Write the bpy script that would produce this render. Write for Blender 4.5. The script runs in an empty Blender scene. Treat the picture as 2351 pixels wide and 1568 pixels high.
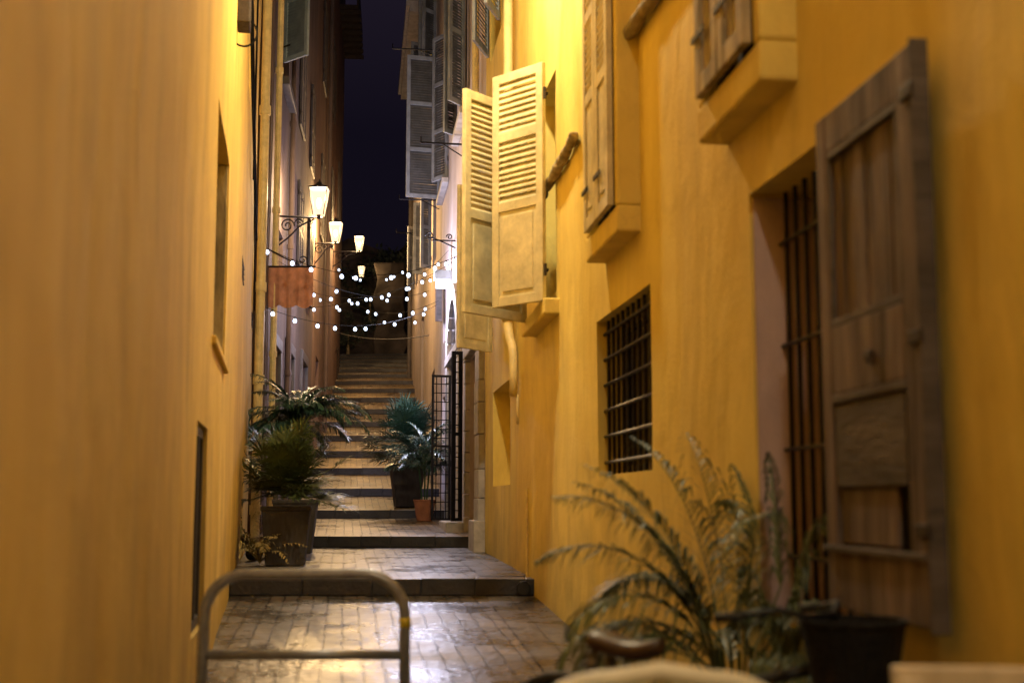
import bpy, math, random
from mathutils import Vector, Matrix, noise
random.seed(7)
scene = bpy.context.scene
COL = scene.collection
F = 2940.0
TH = math.atan(368/F); S = math.sin(TH); CC = math.cos(TH)
def zz(py, d):
    v = (784-py)/F
    return d*(S+v*CC)/(CC-v*S)
def xx(px, py, d):
    v = (784-py)/F
    return (px-1176)/F*d/(CC-v*S)
def at(px, py, d): return Vector((xx(px,py,d), d, zz(py,d)))
UP = Vector((0,0,1))
# ------------------------------------------------------------------ mesh builder
class MB:
    def __init__(s): s.v=[]; s.f=[]; s.m=[]; s.mi=0
    def face(s, pts):
        b=len(s.v); s.v += [Vector(p) for p in pts]; s.f.append(list(range(b,b+len(pts)))); s.m.append(s.mi)
    def hexa(s, p, top=None):
        b=len(s.v); s.v += [Vector(q) for q in p]
        for i,f in enumerate(((0,3,2,1),(4,5,6,7),(0,1,5,4),(1,2,6,5),(2,3,7,6),(3,0,4,7))):
            s.f.append([b+i for i in f]); s.m.append(top if (top is not None and i==1) else s.mi)
    def box(s, O, U, V, W, u, v, w):
        O=Vector(O)
        P=lambda a,b,c: O+U*a+V*b+W*c
        s.hexa([P(u[0],v[0],w[0]),P(u[1],v[0],w[0]),P(u[1],v[1],w[0]),P(u[0],v[1],w[0]),
                P(u[0],v[0],w[1]),P(u[1],v[0],w[1]),P(u[1],v[1],w[1]),P(u[0],v[1],w[1])])
    def abox(s, x, y, z): s.box((0,0,0),Vector((1,0,0)),Vector((0,1,0)),UP,x,y,z)
    def tube(s, pts, r, n=8):
        pts=[Vector(p) for p in pts]; k=len(pts)
        if not hasattr(r,'__len__'): r=[r]*k
        t0=(pts[1]-pts[0]).normalized()
        a=Vector((0,0,1)) if abs(t0.z)<.9 else Vector((1,0,0))
        nrm=t0.cross(a).normalized(); b=len(s.v)
        for i in range(k):
            t=((pts[min(i+1,k-1)]-pts[max(i-1,0)])).normalized()
            nrm=(nrm-t*nrm.dot(t)).normalized(); bn=t.cross(nrm)
            for j in range(n):
                an=2*math.pi*j/n
                s.v.append(pts[i]+(nrm*math.cos(an)+bn*math.sin(an))*r[i])
        for i in range(k-1):
            for j in range(n):
                s.f.append([b+i*n+j,b+i*n+(j+1)%n,b+(i+1)*n+(j+1)%n,b+(i+1)*n+j]); s.m.append(s.mi)
        s.f.append([b+j for j in range(n)][::-1]); s.m.append(s.mi)
        s.f.append([b+(k-1)*n+j for j in range(n)]); s.m.append(s.mi)
    def lathe(s, O, prof, n=16, rot=0):
        O=Vector(O); b=len(s.v)
        for (r,z) in prof:
            for j in range(n):
                a=2*math.pi*(j+.5)/n+rot
                s.v.append(O+Vector((r*math.cos(a),r*math.sin(a),z)))
        for i in range(len(prof)-1):
            for j in range(n):
                s.f.append([b+i*n+j,b+i*n+(j+1)%n,b+(i+1)*n+(j+1)%n,b+(i+1)*n+j]); s.m.append(s.mi)
        s.f.append([b+j for j in range(n)][::-1]); s.m.append(s.mi)
        k=len(prof)-1
        s.f.append([b+k*n+j for j in range(n)]); s.m.append(s.mi)
    def build(s, name, mats, parent=None, smooth=False, bevel=0):
        me=bpy.data.meshes.new(name); me.from_pydata([tuple(v) for v in s.v],[],s.f); me.update()
        if not isinstance(mats,(list,tuple)): mats=[mats]
        for m in mats: me.materials.append(m)
        me.polygons.foreach_set('material_index', s.m)
        me.polygons.foreach_set('use_smooth',[smooth]*len(s.f))
        o=bpy.data.objects.new(name,me); COL.objects.link(o)
        if parent is not None:
            o.parent=parent
            if parent.type=='EMPTY': o.matrix_parent_inverse=Matrix.Translation(-parent.location)
        if bevel:
            b=o.modifiers.new('bev','BEVEL'); b.width=bevel; b.segments=2; b.limit_method='ANGLE'
        return o
def thing(name,label,cat,loc=(0,0,0),group=None):
    o=bpy.data.objects.new(name,None); COL.objects.link(o); o.location=loc
    o['label']=label; o['category']=cat; o.empty_display_size=.1
    if group: o['group']=group
    return o
def tag(o,label,cat,group=None):
    o['label']=label; o['category']=cat
    if group: o['group']=group
    return o
def struct(o): o['kind']='structure'; return o
# ------------------------------------------------------------------ materials
def newmat(name):
    m=bpy.data.materials.new(name); m.use_nodes=True
    nt=m.node_tree; return m,nt,nt.nodes,nt.links,nt.nodes['Principled BSDF']
def ramp(N,L,src,stops):
    r=N.new('ShaderNodeValToRGB'); e=r.color_ramp.elements
    while len(e)<len(stops): e.new(.5)
    for i,(p,c) in enumerate(stops):
        e[i].position=p; e[i].color=(c,c,c,1) if not hasattr(c,'__len__') else (*c,1)
    L.new(src,r.inputs[0]); return r
def tex(N,L,kind,scale,vec,**kw):
    t=N.new(kind); t.inputs['Scale'].default_value=scale
    for k,v in kw.items(): t.inputs[k].default_value=v
    L.new(vec,t.inputs['Vector']); return t
def generic(name, c, rough=.6, metal=0, var=.35, scale=6, bump=.15, c2=None, stretch=None, spec=None, bscale=4):
    m,nt,N,L,P=newmat(name)
    tc=N.new('ShaderNodeTexCoord'); mp=N.new('ShaderNodeMapping'); L.new(tc.outputs['Object'],mp.inputs[0])
    if stretch: mp.inputs['Scale'].default_value=stretch
    n=tex(N,L,'ShaderNodeTexNoise',scale,mp.outputs[0],Detail=6,Roughness=.65)
    c2=c2 or tuple(x*(1-var) for x in c)
    r=ramp(N,L,n.outputs['Fac'],[(.3,c2),(.7,tuple(min(1,x*(1+var*.4)) for x in c))])
    L.new(r.outputs[0],P.inputs['Base Color'])
    rr=ramp(N,L,n.outputs['Fac'],[(.3,min(1,rough*1.2)),(.7,rough*.85)]); L.new(rr.outputs[0],P.inputs['Roughness'])
    P.inputs['Metallic'].default_value=metal
    if spec is not None: P.inputs['Specular IOR Level'].default_value=spec
    n2=tex(N,L,'ShaderNodeTexNoise',scale*bscale,mp.outputs[0],Detail=5)
    b=N.new('ShaderNodeBump'); b.inputs['Strength'].default_value=bump; b.inputs['Distance'].default_value=.01
    L.new(n2.outputs['Fac'],b.inputs['Height']); L.new(b.outputs[0],P.inputs['Normal'])
    return m
def plaster(name, c1, c2, dirt=(.12,.08,.05), dirt_amt=.5, peel=None, st=(1,1,.35), sc=1.0, crack=.16, damp=(-1.85,-1.0)):
    m,nt,N,L,P=newmat(name)
    tc=N.new('ShaderNodeTexCoord')
    mp=N.new('ShaderNodeMapping'); mp.inputs['Scale'].default_value=st; L.new(tc.outputs['Object'],mp.inputs[0])
    nw=tex(N,L,'ShaderNodeTexNoise',1.1,tc.outputs['Object'],Detail=3)
    wv=N.new('ShaderNodeMixRGB'); wv.blend_type='LINEAR_LIGHT'; wv.inputs[0].default_value=.35; L.new(mp.outputs[0],wv.inputs[1]); L.new(nw.outputs['Color'],wv.inputs[2])
    n1=tex(N,L,'ShaderNodeTexNoise',1.15*sc,wv.outputs[0],Detail=8,Roughness=.66)
    r1=ramp(N,L,n1.outputs['Fac'],[(.34,c2),(.64,c1)])
    mp2=N.new('ShaderNodeMapping'); mp2.inputs['Scale'].default_value=(1,1,.18); L.new(tc.outputs['Object'],mp2.inputs[0])
    wv2=N.new('ShaderNodeMixRGB'); wv2.blend_type='LINEAR_LIGHT'; wv2.inputs[0].default_value=.18; L.new(mp2.outputs[0],wv2.inputs[1]); L.new(nw.outputs['Color'],wv2.inputs[2])
    n2=tex(N,L,'ShaderNodeTexNoise',2.6*sc,wv2.outputs[0],Detail=9,Roughness=.72)
    r2=ramp(N,L,n2.outputs['Fac'],[(.48,0),(.72,dirt_amt)])
    mx=N.new('ShaderNodeMixRGB'); L.new(r2.outputs[0],mx.inputs[0]); L.new(r1.outputs[0],mx.inputs[1]); mx.inputs[2].default_value=(*dirt,1)
    sx=N.new('ShaderNodeSeparateXYZ'); L.new(tc.outputs['Object'],sx.inputs[0])
    n3=tex(N,L,'ShaderNodeTexNoise',2.5,tc.outputs['Object'],Detail=6)
    ad=N.new('ShaderNodeMath'); ad.operation='MULTIPLY_ADD'; L.new(n3.outputs['Fac'],ad.inputs[0]); ad.inputs[1].default_value=-1.5; L.new(sx.outputs['Z'],ad.inputs[2])
    mr=N.new('ShaderNodeMapRange'); L.new(ad.outputs[0],mr.inputs['Value']); mr.inputs['From Min'].default_value=damp[0]; mr.inputs['From Max'].default_value=damp[1]; mr.inputs['To Min'].default_value=.6; mr.inputs['To Max'].default_value=0
    mx2=N.new('ShaderNodeMixRGB'); L.new(mr.outputs[0],mx2.inputs[0]); L.new(mx.outputs[0],mx2.inputs[1]); mx2.inputs[2].default_value=(c2[0]*.35,c2[1]*.38,c2[2]*.6,1)
    n4=tex(N,L,'ShaderNodeTexNoise',2.7,tc.outputs['Object'],Detail=10,Roughness=.78)
    r4=ramp(N,L,n4.outputs['Fac'],[(.60,0),(.67,.3)])
    mx3=N.new('ShaderNodeMixRGB'); L.new(r4.outputs[0],mx3.inputs[0]); L.new(mx2.outputs[0],mx3.inputs[1])
    pc=peel or tuple(min(1,x*1.1+.03) for x in c1); mx3.inputs[2].default_value=(*pc,1)
    vo=N.new('ShaderNodeTexVoronoi'); vo.feature='DISTANCE_TO_EDGE'; vo.inputs['Scale'].default_value=.45
    wv3=N.new('ShaderNodeMixRGB'); wv3.blend_type='LINEAR_LIGHT'; wv3.inputs[0].default_value=.45; L.new(tc.outputs['Object'],wv3.inputs[1]); L.new(n3.outputs['Color'],wv3.inputs[2]); L.new(wv3.outputs[0],vo.inputs['Vector'])
    rc=ramp(N,L,vo.outputs['Distance'],[(0,crack),(.004,0)])
    mx4=N.new('ShaderNodeMixRGB'); L.new(rc.outputs[0],mx4.inputs[0]); L.new(mx3.outputs[0],mx4.inputs[1]); mx4.inputs[2].default_value=(*dirt,1)
    L.new(mx4.outputs[0],P.inputs['Base Color'])
    P.inputs['Roughness'].default_value=.82; P.inputs['Specular IOR Level'].default_value=.25
    nb=tex(N,L,'ShaderNodeTexNoise',1.6,wv.outputs[0],Detail=3)
    nb2=tex(N,L,'ShaderNodeTexNoise',38,tc.outputs['Object'],Detail=6,Roughness=.6)
    ma=N.new('ShaderNodeMath'); ma.operation='MULTIPLY_ADD'; L.new(nb2.outputs['Fac'],ma.inputs[0]); ma.inputs[1].default_value=.08; L.new(nb.outputs['Fac'],ma.inputs[2])
    ma2=N.new('ShaderNodeMath'); ma2.operation='MULTIPLY_ADD'; L.new(r4.outputs[0],ma2.inputs[0]); ma2.inputs[1].default_value=-.06; L.new(ma.outputs[0],ma2.inputs[2])
    b=N.new('ShaderNodeBump'); b.inputs['Strength'].default_value=.6; b.inputs['Distance'].default_value=.06
    L.new(ma2.outputs[0],b.inputs['Height']); L.new(b.outputs[0],P.inputs['Normal'])
    return m
def paving(name, rot, bw, rh, c1, c2, mortar=(.012,.010,.010), wet=(.20,.44), mort=.008, spec=.6, bstr=.75):
    m,nt,N,L,P=newmat(name)
    tc=N.new('ShaderNodeTexCoord'); mp=N.new('ShaderNodeMapping'); mp.inputs['Rotation'].default_value=(0,0,rot); L.new(tc.outputs['Object'],mp.inputs[0])
    nd=tex(N,L,'ShaderNodeTexNoise',3,tc.outputs['Object'],Detail=2)
    mxv=N.new('ShaderNodeMixRGB'); mxv.blend_type='LINEAR_LIGHT'; mxv.inputs[0].default_value=.018; L.new(mp.outputs[0],mxv.inputs[1]); L.new(nd.outputs['Color'],mxv.inputs[2])
    br=N.new('ShaderNodeTexBrick'); L.new(mxv.outputs[0],br.inputs['Vector'])
    br.inputs['Scale'].default_value=1; br.inputs['Brick Width'].default_value=bw; br.inputs['Row Height'].default_value=rh
    br.inputs['Mortar Size'].default_value=mort; br.inputs['Mortar Smooth'].default_value=.4
    br.inputs['Color1'].default_value=(*c1,1); br.inputs['Color2'].default_value=(*c2,1); br.inputs['Mortar'].default_value=(*mortar,1)
    n=tex(N,L,'ShaderNodeTexNoise',1.7,tc.outputs['Object'],Detail=10,Roughness=.7)
    r=ramp(N,L,n.outputs['Fac'],[(.36,.35),(.62,1.2)])
    mu=N.new('ShaderNodeMixRGB'); mu.blend_type='MULTIPLY'; mu.inputs[0].default_value=1; L.new(br.outputs['Color'],mu.inputs[1]); L.new(r.outputs[0],mu.inputs[2])
    L.new(mu.outputs[0],P.inputs['Base Color'])
    rr=ramp(N,L,n.outputs['Fac'],[(.38,wet[0]),(.64,wet[1])])
    L.new(rr.outputs[0],P.inputs['Roughness'])
    P.inputs['Specular IOR Level'].default_value=spec
    n2=tex(N,L,'ShaderNodeTexNoise',17,tc.outputs['Object'],Detail=5)
    ma=N.new('ShaderNodeMath'); ma.operation='MULTIPLY_ADD'; L.new(n2.outputs['Fac'],ma.inputs[0]); ma.inputs[1].default_value=.8
    iv=N.new('ShaderNodeMath'); iv.operation='SUBTRACT'; iv.inputs[0].default_value=1; L.new(br.outputs['Fac'],iv.inputs[1]); L.new(iv.outputs[0],ma.inputs[2])
    b=N.new('ShaderNodeBump'); b.inputs['Strength'].default_value=bstr; b.inputs['Distance'].default_value=.010
    L.new(ma.outputs[0],b.inputs['Height']); L.new(b.outputs[0],P.inputs['Normal'])
    return m
def emit(name, c, s, trans=0):
    m=bpy.data.materials.new(name); m.use_nodes=True; nt=m.node_tree; N=nt.nodes; L=nt.links
    N.remove(N['Principled BSDF']); o=N['Material Output']
    e=N.new('ShaderNodeEmission'); e.inputs[0].default_value=(*c,1); e.inputs[1].default_value=s
    if trans:
        t=N.new('ShaderNodeBsdfTransparent'); mx=N.new('ShaderNodeMixShader'); mx.inputs[0].default_value=1-trans
        L.new(t.outputs[0],mx.inputs[1]); L.new(e.outputs[0],mx.inputs[2]); L.new(mx.outputs[0],o.inputs[0])
    else: L.new(e.outputs[0],o.inputs[0])
    m.cycles.emission_sampling='NONE'
    return m
M={}
M['yr']=plaster('yellow_plaster',(.86,.68,.20),(.70,.52,.13),dirt=(.40,.29,.10),dirt_amt=.45,damp=(-1.85,-.85))
M['yl']=plaster('ochre_plaster',(.80,.57,.16),(.62,.41,.10),dirt=(.33,.21,.07),dirt_amt=.6,sc=.9,damp=(-1.9,-.8))
M['reveal']=plaster('pink_reveal_plaster',(.66,.50,.50),(.54,.39,.39),dirt=(.3,.2,.2))
M['pink']=plaster('pale_pink_plaster',(.66,.58,.60),(.52,.44,.46),dirt=(.22,.18,.19))
M['pale']=plaster('pale_plaster',(.50,.43,.38),(.38,.31,.28),dirt=(.15,.12,.12))
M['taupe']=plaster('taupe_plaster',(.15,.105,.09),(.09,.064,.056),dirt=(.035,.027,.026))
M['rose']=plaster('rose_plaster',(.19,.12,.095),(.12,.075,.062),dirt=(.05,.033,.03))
M['stone']=generic('pale_stone',(.50,.47,.47),.7,scale=5,bump=.5)
M['stonedk']=generic('dark_stone',(.10,.085,.08),.5,scale=5,bump=.5)
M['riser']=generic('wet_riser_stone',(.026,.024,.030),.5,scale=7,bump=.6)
M['edge']=generic('wet_gold_lit_edge_stone',(.26,.18,.085),.34,scale=6,bump=.5,spec=.8)  # upper step edges, lantern gold painted into the base colour
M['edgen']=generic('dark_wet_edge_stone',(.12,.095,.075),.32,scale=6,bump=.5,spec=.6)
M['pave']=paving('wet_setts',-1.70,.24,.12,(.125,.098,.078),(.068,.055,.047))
M['tread']=paving('wet_gold_lit_tread_setts',-1.70,.24,.12,(.28,.19,.085),(.17,.115,.055),wet=(.26,.45),spec=.9,bstr=.7)  # same setts as the ramp, golden lantern light put into the colour
M['slab']=paving('wet_slabs',-1.69,.60,.42,(.085,.070,.062),(.055,.047,.043))
M['shut']=generic('cream_shutter_paint',(.66,.57,.34),.55,scale=5,var=.38,bump=.25)
M['shutg']=generic('grey_shutter_paint',(.30,.32,.36),.55,scale=5,var=.35,bump=.2)
M['shutgl']=generic('grey_shaded_louvre',(.15,.16,.19),.6,scale=5,var=.35,bump=.2)  # shutter grey darkened, slat shading put into the colour so louvres read
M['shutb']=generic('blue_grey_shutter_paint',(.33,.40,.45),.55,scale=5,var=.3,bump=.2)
M['shutbl']=generic('blue_grey_shaded_louvre',(.22,.27,.31),.6,scale=5,var=.3,bump=.2)  # darker copy of the blue grey, shading of the slats painted in
M['shutd']=generic('dark_shutter_paint',(.06,.048,.044),.6,scale=9,var=.3,bump=.2)
M['wood']=generic('weathered_wood',(.185,.135,.12),.75,scale=4,var=.8,bump=1,stretch=(3,3,.35))
M['wood2']=generic('patched_board',(.105,.088,.085),.75,scale=4,var=.5,bump=.5,stretch=(.6,.6,3))
M['woodc']=generic('worn_cream_paint_on_wood',(.44,.35,.21),.65,scale=5,var=.65,bump=.4,stretch=(2,2,.5))
M['inner']=generic('inner_pink_shutter',(.30,.20,.20),.7,scale=4,var=.3)
M['iron']=generic('black_iron',(.014,.013,.018),.45,.6,scale=20,bump=.2)
M['rust']=generic('rusty_iron',(.05,.035,.028),.6,.5,scale=20,bump=.2)
M['steel']=generic('galvanised_steel',(.36,.37,.42),.36,.45,scale=14,bump=.12)
M['ytape']=generic('yellow_tape',(.85,.65,.05),.45,scale=30)
M['dark']=generic('dark_interior',(.012,.010,.012),.6)
M['glassd']=generic('dark_window_glass',(.02,.02,.03),.12,var=.2)
M['pipe']=generic('cream_pipe_paint',(.78,.63,.30),.5,scale=7,var=.3)
M['bark']=generic('vine_bark',(.36,.28,.17),.8,scale=10,var=.6,bump=1,stretch=(1,1,2))
M['pot']=generic('grey_planter',(.060,.053,.056),.6,scale=5,var=.4,bump=.3,stretch=(2,2,.5))
M['terra']=generic('terracotta',(.42,.17,.09),.7,scale=6,var=.3)
M['soil']=generic('soil',(.04,.028,.02),.95,scale=30,bump=.8)
M['leaf']=generic('palm_leaf',(.05,.125,.055),.34,scale=4,var=.55,bump=.1)
M['leaff']=generic('fresh_palm_leaf',(.12,.16,.065),.48,scale=4,var=.7,bump=.1)
M['leafd']=generic('dark_palm_leaf',(.04,.10,.075),.32,scale=4,var=.5,bump=.1)
M['leafo']=generic('olive_leaf',(.085,.115,.035),.42,scale=4,var=.55,bump=.1)
M['leafdry']=generic('dry_leaf',(.36,.27,.10),.7,scale=6,var=.5)
M['cloth']=generic('terracotta_cloth',(.56,.27,.19),.85,scale=7,var=.4)
M['cable']=generic('black_cable',(.006,.006,.007),.8,spec=.1)
M['wcable']=generic('pale_cable',(.07,.065,.06),.7)
M['rock']=generic('rock',(.10,.078,.066),.9,scale=.8,var=.85,bump=1,bscale=6)
M['bleaf']=generic('hill_foliage',(.04,.055,.04),.6,scale=3,var=.6)
M['bush']=generic('cream_chair_paint',(.84,.80,.66),.35,scale=12,var=.12,bump=.05)
M['board']=generic('pale_board',(.66,.55,.40),.5,scale=6,var=.3,stretch=(3,1,1))
M['leather']=generic('brown_leather',(.075,.038,.02),.38,scale=16,var=.4)
M['rubber']=generic('black_rubber',(.015,.015,.017),.7)
M['paintdk']=generic('dark_blue_paint',(.012,.014,.022),.5,0,spec=.3)
M['chrome']=generic('chrome',(.25,.25,.27),.3,1,var=.1)
M['bask']=generic('black_wicker',(.010,.010,.013),.7,scale=20,bump=.6,spec=.2)
M['lampw']=emit('warm_lantern_glass',(1,.66,.33),2.5,.35)
M['lampfil']=emit('lantern_bulb',(1,.80,.54),20)
M['bulb']=emit('white_bulb',(.68,.79,1),4)
M['coldl']=emit('cold_lamp_glass',(.68,.78,1),5,.3)
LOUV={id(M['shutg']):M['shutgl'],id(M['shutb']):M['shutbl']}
# ------------------------------------------------------------------ wall coordinates
class Wall:
    def __init__(s,a,k,side):
        s.a=a; s.k=k; n=math.hypot(1,k)
        s.T=Vector((k,1,0))/n
        s.N=Vector((-1,k,0))/n if side>0 else Vector((1,-k,0))/n
    def P(s,d,o,z): return Vector((s.a+s.k*d,d,z))+s.N*o
    def box(s,mb,d,o,z):
        mb.hexa([s.P(d[0],o[0],z[0]),s.P(d[1],o[0],z[0]),s.P(d[1],o[1],z[0]),s.P(d[0],o[1],z[0]),
                 s.P(d[0],o[0],z[1]),s.P(d[1],o[0],z[1]),s.P(d[1],o[1],z[1]),s.P(d[0],o[1],z[1])])
    def d(s,px,py,o=0):
        v=(784-py)/F; u=(px-1176)/F/(CC-v*S); q=s.P(0,o,0)
        return (q.x - s.k*q.y)/(u-s.k)
WR=Wall(1.472,-.117,1); WL=Wall(-.409,-.180,-1); WF=Wall(-1.719,-.093,-1)
def wall_mesh(w,d0,d1,z0,z1,ops,back=3.0,amp=.016,step=.4):
    mb=MB()
    def br(a,b,xs):
        L=sorted(set([a,b]+[x for x in xs if a<x<b])); out=[]
        for p,q in zip(L[:-1],L[1:]):
            n=max(1,int((q-p)/step)); out += [p+(q-p)*i/n for i in range(n)]
        return out+[b]
    D=br(d0,d1,[o[0] for o in ops]+[o[1] for o in ops]); Z=br(z0,z1,[o[2] for o in ops]+[o[3] for o in ops])
    def off(d,z): return amp*noise.noise(Vector((d*.55,z*.5,w.a*3)))+amp*.5*noise.noise(Vector((d*1.7,z*1.1,w.a)))
    idx={}
    def vi(i,j):
        if (i,j) not in idx:
            idx[(i,j)]=len(mb.v); mb.v.append(w.P(D[i],off(D[i],Z[j]),Z[j]))
        return idx[(i,j)]
    for i in range(len(D)-1):
        for j in range(len(Z)-1):
            cd=(D[i]+D[i+1])/2; cz=(Z[j]+Z[j+1])/2
            if any(o[0]<cd<o[1] and o[2]<cz<o[3] for o in ops): continue
            mb.f.append([vi(i,j),vi(i+1,j),vi(i+1,j+1),vi(i,j+1)]); mb.m.append(0)
    for (a,b,c,e,dep) in ops:
        da=[x for x in D if a-1e-6<=x<=b+1e-6]; za=[x for x in Z if c-1e-6<=x<=e+1e-6]
        for p,q in zip(da[:-1],da[1:]):
            for zc in (c,e): mb.face([w.P(p,off(p,zc),zc),w.P(q,off(q,zc),zc),w.P(q,-dep,zc),w.P(p,-dep,zc)])
        for p,q in zip(za[:-1],za[1:]):
            for dc in (a,b): mb.face([w.P(dc,off(dc,p),p),w.P(dc,off(dc,q),q),w.P(dc,-dep,q),w.P(dc,-dep,p)])
        mb.face([w.P(a,-dep,c),w.P(b,-dep,c),w.P(b,-dep,e),w.P(a,-dep,e)])
    for dc in (d0,d1):
        for p,q in zip(Z[:-1],Z[1:]):
            mb.face([w.P(dc,off(dc,p),p),w.P(dc,off(dc,q),q),w.P(dc,-back,q),w.P(dc,-back,p)])
    mb.face([w.P(d0,0,z1),w.P(d1,0,z1),w.P(d1,-back,z1),w.P(d0,-back,z1)])
    mb.face([w.P(d0,-back,z0),w.P(d1,-back,z0),w.P(d1,-back,z1),w.P(d0,-back,z1)])
    return mb
def build_wall(mb,mat,parent):
    o=mb.build('wall',mat,parent,smooth=True)
    try: o.data.set_sharp_from_angle(angle=math.radians(30))
    except Exception: pass
    return o
# ------------------------------------------------------------------ shutters, windows
def shutter(parent,O,U,w,h,rows,mf,mp=None,t=.04,label=None,sw=.07,hinge_u=0,name='shutter',tilt=1):
    mp=mp or mf; O=Vector(O); U=Vector(U).normalized(); Nn=U.cross(UP)
    mb=MB()
    mb.box(O,U,Nn,UP,(0,sw),(0,t),(0,h)); mb.box(O,U,Nn,UP,(w-sw,w),(0,t),(0,h))
    tot=sum(r[1] for r in rows); rail=.075; usable=h-rail*(len(rows)+1); z=0
    lou=MB(); pan=MB()
    mb.box(O,U,Nn,UP,(sw,w-sw),(.002,t-.002),(0,rail)); z=rail
    for kind,fr in rows:
        rh=usable*fr/tot
        if kind=='l':
            n=max(3,int(rh/.047))
            for i in range(n):
                zc=z+rh*(i+.5)/n+random.uniform(-.003,.003); hh=rh/n*.62*random.uniform(.85,1.1)
                p=[O+U*sw+Nn*(.006)+UP*(zc-hh*tilt),O+U*(w-sw)+Nn*(.006)+UP*(zc-hh*tilt),O+U*(w-sw)+Nn*(t-.006)+UP*(zc+hh*tilt-.012),O+U*sw+Nn*(t-.006)+UP*(zc+hh*tilt-.012)]
                lou.hexa(p+[q+UP*.010 for q in p])
        elif kind=='p':
            pan.box(O,U,Nn,UP,(sw,w-sw),(.012,t-.014),(z,z+rh))
            pan.box(O,U,Nn,UP,(sw+.04,w-sw-.04),(.004,t-.006),(z+.04,z+rh-.04))
        elif kind=='k':
            n=max(3,int((w-2*sw)/.11)); 
            for i in range(n):
                a=sw+(w-2*sw)*i/n; b=sw+(w-2*sw)*(i+1)/n
                pan.box(O,U,Nn,UP,(a,b-.006),(.012+random.uniform(0,.004),t-.016-random.uniform(0,.005)),(z,z+rh))
        z+=rh
        mb.box(O,U,Nn,UP,(sw,w-sw),(.002,t-.002),(z,z+rail)); z+=rail
    o=mb.build(name,mf,parent,bevel=.004)
    if label: o['label']=label
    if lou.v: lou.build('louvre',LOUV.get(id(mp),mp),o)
    if pan.v: pan.build('panel',mp,o,bevel=.004)
    for zc in (.12*h,.86*h):
        hg=MB()
        hg.box(O+U*hinge_u,U,Nn,UP,(-.02,.16),(t+.001,t+.008),(zc,zc+.025)); hg.tube([O+U*(hinge_u-.012)+Nn*(t*.5)+UP*(zc-.03),O+U*(hinge_u-.012)+Nn*(t*.5)+UP*(zc+.06)],.012,6)
        hg.build('hinge',M['rust'],o)
    return o
def grille(parent,w,d,o,z,nv,nh,r=.011,name='window_grille'):
    mb=MB()
    for i in range(nv):
        dd=d[0]+(d[1]-d[0])*(i+.5)/nv; mb.tube([w.P(dd,o,z[0]),w.P(dd,o,z[1])],r,6)
    for i in range(nh):
        z2=z[0]+(z[1]-z[0])*(i+.5)/nh; mb.tube([w.P(d[0],o+.012,z2),w.P(d[1],o+.012,z2)],r*.9,6)
    return mb.build(name,M['iron'],parent)
def pane(parent,w,d,o,z,name='window',mat=None,fm=None):
    mb=MB(); w.box(mb,d,(o-.02,o),z); p=mb.build(name,mat or M['glassd'],parent)
    fr=MB(); f=.05
    w.box(fr,(d[0],d[0]+f),(o,o+.03),z); w.box(fr,(d[1]-f,d[1]),(o,o+.03),z)
    w.box(fr,(d[0]+f,d[1]-f),(o,o+.03),(z[0],z[0]+f)); w.box(fr,(d[0]+f,d[1]-f),(o,o+.03),(z[1]-f,z[1]))
    m=(d[0]+d[1])/2; w.box(fr,(m-.025,m+.025),(o,o+.032),(z[0]+f,z[1]-f))
    fr.build('frame',fm or M['shutd'],p)
    return p
# ------------------------------------------------------------------ street profile
z82=zz(1490,8.2); s1=zz(1368,10.97)
slope=(s1-z82)/(10.97-8.2)
steps=[(10.97,1330,38),(16.5,1232,25),(21.5,1172,18),(24.3,1122,18),(26.6,1075,16),(28.6,1036,15),(30.4,1001,13),(32.0,969,12),(33.5,940,12),(34.9,914,11),(36.2,893,10),(37.5,875,9),(38.8,860,8),(40.1,847,8),(41.5,836,7),(43,827,7),(44.5,819,6),(46,812,6)]
prof=[(-6,z82+slope*(-6-8.2))]
for (d,pt,r) in steps:
    prof.append((d,zz(pt+r,d))); prof.append((d+.015,zz(pt,d)))
prof.append((56,prof[-1][1]+.2))
def gz(d):
    for (a,za),(b,zb) in zip(prof[:-1],prof[1:]):
        if a<=d<=b: return za+(zb-za)*(d-a)/(b-a)
    return prof[0][1]
mb=MB()
XS=[-9+.5*i for i in range(27)]
def bow(x,d):
    if d<20: return .05*noise.noise(Vector((x*.8,d,0)))
    return .13*math.sin((x+2)*1.1)+.05*noise.noise(Vector((x*1.1,d*.3,0)))
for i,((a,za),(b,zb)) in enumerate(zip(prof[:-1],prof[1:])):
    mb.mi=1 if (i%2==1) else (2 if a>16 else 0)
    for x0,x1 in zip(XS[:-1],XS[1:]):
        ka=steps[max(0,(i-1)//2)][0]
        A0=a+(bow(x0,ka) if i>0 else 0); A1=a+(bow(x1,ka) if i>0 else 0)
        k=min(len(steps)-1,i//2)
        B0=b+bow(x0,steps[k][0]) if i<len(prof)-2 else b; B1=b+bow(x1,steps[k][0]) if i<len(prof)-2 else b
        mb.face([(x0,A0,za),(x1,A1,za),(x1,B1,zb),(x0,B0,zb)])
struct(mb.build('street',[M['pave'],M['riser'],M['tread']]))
mb=MB()
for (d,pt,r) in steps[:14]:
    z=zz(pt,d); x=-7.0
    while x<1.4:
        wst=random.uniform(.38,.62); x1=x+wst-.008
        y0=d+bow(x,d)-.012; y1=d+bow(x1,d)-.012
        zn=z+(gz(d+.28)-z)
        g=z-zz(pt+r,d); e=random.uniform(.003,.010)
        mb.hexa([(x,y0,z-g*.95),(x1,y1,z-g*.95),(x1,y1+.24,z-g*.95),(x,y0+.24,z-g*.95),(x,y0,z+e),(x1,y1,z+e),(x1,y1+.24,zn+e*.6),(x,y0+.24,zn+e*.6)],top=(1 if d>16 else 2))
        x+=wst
struct(mb.build('step_nosing',[M['riser'],M['edge'],M['edgen']],bevel=.006))
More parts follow.
